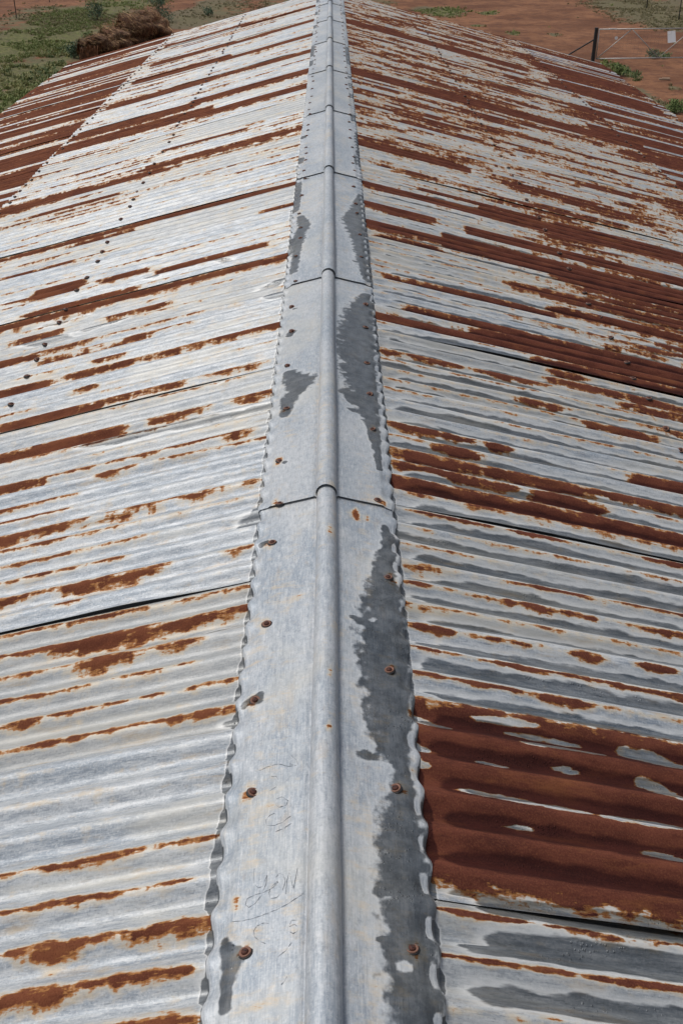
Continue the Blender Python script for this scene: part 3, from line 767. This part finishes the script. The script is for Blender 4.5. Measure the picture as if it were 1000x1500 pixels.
# ---- grass: tufts of real blades
def leaf_mat(name):
    m, n, l, p = new_mat(name); g = G(n, l)
    c = g.attr('tint', 'Color'); l.new(c, p.inputs['Base Color']); p.inputs['Roughness'].default_value = .65
    p.inputs['Specular IOR Level'].default_value = .25
    return m
M_LEAF = leaf_mat('blades')
PAL = {0: ((0.12, 0.16, 0.040), (0.21, 0.235, 0.075)), 1: ((0.17, 0.19, 0.065), (0.30, 0.27, 0.11)), 2: ((0.15, 0.14, 0.065), (0.25, 0.205, 0.11)), 3: ((0.075, 0.12, 0.045), (0.13, 0.17, 0.065)), 4: ((0.13, 0.135, 0.06), (0.22, 0.19, 0.10))}
HT = {0: .11, 1: .15, 2: .09, 3: .13, 4: .08}
tv, tf, tcx = [], [], []
def tuft(x, y, kind, sc=1.0):
    z = float(gz(x, y)); lo, hi = PAL[kind]; t = random.random(); base = [a+(b-a)*t for a, b in zip(lo, hi)]
    h = HT[kind]*sc*random.uniform(.6, 1.4)
    for _ in range(random.randint(7, 11)):
        an = random.uniform(0, 6.283); lean = random.uniform(.25, 1.1)*h; wd = random.uniform(.005, .011)*(1+sc*.5); bx = x+random.uniform(-.09, .09)*sc; by = y+random.uniform(-.09, .09)*sc
        dx, dy = math.cos(an), math.sin(an); hb_ = h*random.uniform(.6, 1.2); i = len(tv)
        tv.extend([(bx-dy*wd, by+dx*wd, z-.02), (bx+dy*wd, by-dx*wd, z-.02), (bx+dx*lean*.45+dy*wd*.8, by+dy*lean*.45-dx*wd*.8, z+hb_*.65), (bx+dx*lean*.45-dy*wd*.8, by+dy*lean*.45+dx*wd*.8, z+hb_*.65), (bx+dx*lean, by+dy*lean, z+hb_*.9)])
        tf.extend([(i, i+1, i+2, i+3), (i+3, i+2, i+4)])
        k = random.uniform(.75, 1.25); tcx.extend([(base[0]*k, base[1]*k, base[2]*k, 1)]*5)
for cx_, cy_, rx, ry, kind, dens in GREEN:
    nn = int(min(5000, math.pi*rx*ry*dens*3.2))
    for _ in range(nn):
        r = math.sqrt(random.random())*(1.0+.25*random.random()); a = random.uniform(0, 6.283)
        x, y = cx_+rx*r*math.cos(a), cy_+ry*r*math.sin(a)
        if float(fbm(np.array(x*.7), np.array(y*.5), 421)) < .40: continue
        if abs(x) < 4.2 and y < YF+.3: continue
        tuft(x, y, kind, random.uniform(.45, 1.0))
for _ in range(2600):     # sparse growth over the rest of the yard
    x, y = random.uniform(-38, 38), random.uniform(-6, 80)
    if abs(x) < 4.4 and y < YF+.4: continue
    if 2 < x < 14 and random.random() < .85: continue
    if float(fbm(np.array(x*.3), np.array(y*.3), 423)) < .5: continue
    tuft(x, y, random.choice((0, 2, 2, 4)), random.uniform(.4, .9))
def leaf_object(name, v, f, c, parent=None):
    me = bpy.data.meshes.new(name); me.from_pydata(v, [], f)
    at = me.color_attributes.new('tint', 'FLOAT_COLOR', 'POINT'); at.data.foreach_set('color', np.array(c, np.float32).reshape(-1))
    me.materials.append(M_LEAF); return link(bpy.data.objects.new(name, me), parent)
tag(leaf_object('grass', tv, tf, tcx), 'green and dry grass tufts growing over the red earth', 'grass', None, 'stuff')

# ---- bushes
M_STEM = plain('stem', (0.10, 0.075, 0.05), .9)
def bush(u, v, wpx, hpx, label, cat, lo, hi, nl=700):
    b = ground_pt(u, v); c2 = ground_pt(u+wpx/2, v); R = abs(c2.x-b.x); dep = (b-EYE).length
    H = hpx/F*dep*1.05; z0 = float(gz(b.x, b.y)); o = empty('bush', (b.x, b.y, z0)); tag(o, label, cat, 'low green bushes in the yard')
    v, f, c = [], [], []
    cl = [(random.gauss(0, .42)*R, random.gauss(0, .42)*R, random.uniform(.2, .85)*H, random.uniform(.25, .45)*min(R, H)) for _ in range(16)]
    for _ in range(nl):
        cx_, cy_, cz, cr = random.choice(cl); d = Vector((random.gauss(0, 1), random.gauss(0, 1), random.gauss(0, 1))).normalized()*cr*random.uniform(.5, 1.1)
        pnt = Vector((cx_, cy_, cz))+d
        if pnt.z < .01: pnt.z = .02
        a = Vector((random.gauss(0, 1), random.gauss(0, 1), random.gauss(.4, .7))).normalized(); e = a.orthogonal().normalized(); s = random.uniform(.03, .065)
        i = len(v); v.extend([tuple(pnt-e*s*.4), tuple(pnt+a*s*.8-e*s*.1), tuple(pnt+a*s*1.7), tuple(pnt+a*s*.8+e*s*.6)]); f.append((i, i+1, i+2, i+3))
        t = random.random(); c.extend([tuple(x+(y-x)*t for x, y in zip(lo, hi))+(1,)]*4)
    leaf_object('foliage', v, f, c, o)
    mb = MB()
    for cx_, cy_, cz, cr in cl[:7]: mb.tube([(0, 0, -.03), (cx_*.5, cy_*.5, cz*.5), (cx_, cy_, cz)], [.014, .010, .005], 5)
    mb.build('stem', M_STEM, o)
DK = ((0.030, 0.062, 0.035), (0.065, 0.105, 0.050)); LG = ((0.075, 0.115, 0.030), (0.13, 0.17, 0.05))
bush(143, 30, 30, 20, 'round dark green bush alone on the grass left of the straw bales', 'bush', *DK)
bush(232, 12, 34, 14, 'dark green bush at the top edge above the straw bales', 'bush', *DK)
bush(240, 32, 36, 17, 'dark green bush right behind the larger straw bale', 'bush', *DK)
bush(306, 22, 17, 11, 'small dark green bush standing alone right of the straw bales', 'bush', *DK, nl=350)
bush(131, 61, 22, 13, 'bright green tuft just left of the smaller straw bale', 'bush', *LG, nl=400)
bush(108, 84, 34, 18, 'grey green low bush in the grass beside the roof corner', 'bush', *DK)
bush(958, 84, 26, 9, 'grey green low bush seen through the farm gate', 'bush', (0.07, .085, .05), (.12, .13, .08), nl=350)
bush(985, 165, 36, 15, 'bright green leafy clump at the right edge below the gate', 'bush', *LG)
bush(905, 112, 18, 14, 'green clump at the foot of the gate beside the eave', 'bush', *LG, nl=350)

# ---- collapsed straw bales
M_STRAW = leaf_mat('straw'); M_STRAW.name = 'straw'
M_CORE = plain('packed_straw', (0.075, 0.045, 0.022), .95, 0, .5, 9)
def bale(ua, va, ub, vb, R, label):
    a = ground_pt(ua, va); b = ground_pt(ub, vb); ax = (b-a); L = ax.length; ax.normalize(); side = Vector((-ax.y, ax.x, 0)); mid = (a+b)/2
    o = empty('straw_bale', (mid.x, mid.y, float(gz(mid.x, mid.y)))); tag(o, label, 'bale', 'collapsed straw bales behind the shed')
    sd_ = random.randint(0, 999)
    def surf(t, an, k=1.0):
        r = R*(1+1.25*(float(fbm(np.array(t*3.2+9), np.array(an*1.7+9), sd_))-.5)) * (1-.35*abs(2*t-1)**4)*k
        z = max(-.02, R*.50 + r*math.sin(an)*(.95 if math.sin(an) > 0 else .6))
        return ax*((t-.5)*L) + side*(r*1.12*math.cos(an)) + Vector((0, 0, z))
    nu, nv = 14, 20; V = np.zeros((nu+1, nv+1, 3))
    for i in range(nu+1):
        for j in range(nv+1):
            an = 2*math.pi*(j % nv)/nv; kk = .93 if 0 < i < nu else .02
            V[i, j] = surf(i/nu, an, kk)
    link(bpy.data.objects.new('bale_core', grid_mesh('bale_core', V, {}, M_CORE)), o)
    v, f, c = [], [], []
    for _ in range(5200):
        t = random.random(); an = random.uniform(-.5, 3.64); da = random.choice((-1, 1))*random.uniform(.15, .6); k0 = random.uniform(.80, 1.18)+(.25*random.random() if random.random() < .12 else 0); wd = random.uniform(.008, .020); tw = random.gauss(0, .035)
        tone = (.5+.8*float(fbm(np.array(t*7), np.array(an*1.5), sd_+3)))*random.uniform(.5, 1.5)
        col = (0.18*tone, 0.080*tone, 0.036*tone, 1) if random.random() < .7 else (.46*tone, .28*tone, .13*tone, 1)
        pr = None
        for q in range(4):
            pp = surf(min(1, max(0, t+tw*q/3)), an+da*q/3, k0+.05*math.sin(q)+(.06 if q == 3 else 0)*random.random()); e = ax*wd
            i = len(v); v.extend([tuple(pp-e), tuple(pp+e)]); c.extend([col, col])
            if pr is not None: f.append((pr, pr+1, i+1, i))
            pr = i
    for _ in range(900):      # frayed ends
        en = random.choice((0, 1)); r0 = math.sqrt(random.random())*.95; an = random.uniform(0, 6.283); tone = random.uniform(.3, 1.3)
        col = (0.18*tone, 0.080*tone, 0.036*tone, 1); pr = None; wd = random.uniform(.008, .018)
        for q in range(3):
            pp = surf(en, an, r0) + ax*((1 if en else -1)*(.02+.10*random.random())) + Vector((0, 0, -.10*q)); e = side*wd
            if pp.z < 0: pp.z = 0.01
            i = len(v); v.extend([tuple(pp-e), tuple(pp+e)]); c.extend([col, col])
            if pr is not None: f.append((pr, pr+1, i+1, i))
            pr = i
    so = leaf_object('loose_straw', v, f, c, o); so['kind'] = 'stuff'; so.data.materials[0] = M_STRAW
bale(134, 88, 180, 68, .50, 'lower brown heap of collapsed straw nearest the roof edge')
bale(176, 68, 236, 46, .64, 'higher brown heap of collapsed straw behind the lower one')

# ---- gate, post, sign, fences
M_PIPE = plain('galvanised_pipe', (0.42, 0.41, 0.39), .45, .5, .25, 8)
M_POST = plain('dark_post', (0.018, 0.017, 0.018), .7, 0, .3, 12)
M_WIRE = plain('fence_wire', (0.16, 0.15, 0.14), .5, .6)
M_WHITE = plain('white_paint', (0.86, 0.86, 0.85), .5, 0, .03)
gp = ground_pt(867.5, 92); gx, gy = gp.x, gp.y
ga = math.atan2(1.2, 3.9)*0.0 + math.radians(3)
gd = Vector((math.cos(ga), math.sin(ga), 0)); GW = 4.25; G0, G1 = .14, 1.16
def gpt(t, z): return Vector((gx+.10, gy, 0)) + gd*t + Vector((0, 0, z))
gate = empty('farm_gate', gpt(GW/2, 0)); tag(gate, 'long galvanised pipe farm gate with diagonal bracing and wire mesh', 'gate')
def gpart(name, pts, r, mat=M_PIPE, n=8):
    mb = MB(); mb.tube([Vector(q)-gate.location for q in pts], r, n); return mb.build(name, mat, gate, True)
gpart('top_rail', [gpt(0, G1), gpt(GW, G1)], .021); gpart('bottom_rail', [gpt(0, G0), gpt(GW, G0)], .021)
gpart('end_stile', [gpt(0, G0), gpt(0, G1)], .021); gpart('end_stile', [gpt(GW, G0), gpt(GW, G1)], .021)
ap = [0.02, 1.25, 2.42, 3.60]
zz = [G0, G1, G0, G1]
for (a, za), (b, zb) in zip(list(zip(ap, zz)), list(zip(ap, zz))[1:]): gpart('brace', [gpt(a, za), gpt(b, zb)], .016)
mb = MB()
for i in range(10): mb.tube([gpt(.02, G0+.1*i+.02)-gate.location, gpt(GW-.02, G0+.1*i+.02)-gate.location], .0016, 3)
for i in range(28): mb.tube([gpt(.08+.15*i, G0)-gate.location, gpt(.08+.15*i, G1)-gate.location], .0016, 3)
mb.build('wire_mesh', M_WIRE, gate)
mb = MB(); mb.box((0, 0, 0), (.30, .006, .42), Matrix.Rotation(math.radians(-22), 3, 'X') @ Matrix.Rotation(math.radians(-5), 3, 'Y')); so = mb.build('sign', M_WHITE); so.location = gpt(2.80, G1-.28)+Vector((0, -.03, 0))
tag(so, 'blank white rectangular plate wired to the farm gate', 'sign')
mb = MB(); mb.lathe([(0, -.004), (.06, -.004), (.06, .004), (0, .004)], 18); do = mb.build('disc', M_WHITE); do.location = gpt(.68, G1-.30)+Vector((0, -.03, 0)); do.rotation_euler = (math.radians(90), 0, 0)
tag(do, 'small round white disc on the gate mesh near the dark post', 'disc')
mb = MB(); mb.box((0, 0, 0), (.30, .03, .045)); to = mb.build('tape', M_WHITE, gate); to.location = gpt(.52, G1+.01)-gate.location
post = empty('gate_post', (gx-.02, gy, 0)); tag(post, 'thick dark gate post with a diagonal stay at the left end of the gate', 'post')
mb = MB(); mb.tube([(0, 0, -.3), (0.01, 0, .6), (0.015, 0, 1.22)], [.075, .07, .068], 12); mb.build('post', M_POST, post)
mb = MB(); mb.tube([(-.05, 0, .80), (-.85, .15, .30), (-1.4, .25, -.05)], .028, 8); mb.build('stay', M_POST, post)
def fence(pa, pb, n0, n1, label):
    d = pb-pa; o = empty('wire_fence', (pa.x, pa.y, 0)); tag(o, label, 'fence', 'wire fences beyond the shed')
    for k in range(n0, n1+1):
        q = d*k; z = float(gz(pa.x+q.x, pa.y+q.y)); mb = MB(); lean = random.uniform(-.03, .03)
        mb.box((q.x+lean*.5, q.y, z+.55), (.035, .035, 1.5), Matrix.Rotation(lean, 3, 'Y')); mb.box((q.x+lean*.5+.012, q.y, z+.55), (.010, .06, 1.48), Matrix.Rotation(lean, 3, 'Y')); mb.build('fence_post', M_POST, o)
    for hz in (.35, .65, .95, 1.2):
        mb = MB(); mb.tube([(d.x*k, d.y*k, hz-(.02 if k % 1 else 0)) for k in range(n0, n1+1)], .0022, 4); mb.build('wire', M_WIRE, o)
fence(ground_pt(25, 27), ground_pt(73, 2.5), -2, 5, 'thin wire fence on dark steel posts at the far left of the yard')
fence(ground_pt(993, 29), ground_pt(946, 13), -2, 5, 'wire fence on dark steel posts beyond the gate at the right')
M_OFF = plain('weathered_wood', (0.36, 0.25, 0.17), .9)
q = ground_pt(972, 117); mb = MB(); mb.box((0, 0, 0), (.36, .09, .05)); mb.box((.06, .05, .03), (.26, .05, .03), Matrix.Rotation(.2, 3, 'Z')); oo = mb.build('timber_offcut', M_OFF); oo.location = (q.x, q.y, float(gz(q.x, q.y))+.03); oo.rotation_euler = (0, 0, -.15)
tag(oo, 'short pale timber offcut lying on red earth below the gate', 'timber')
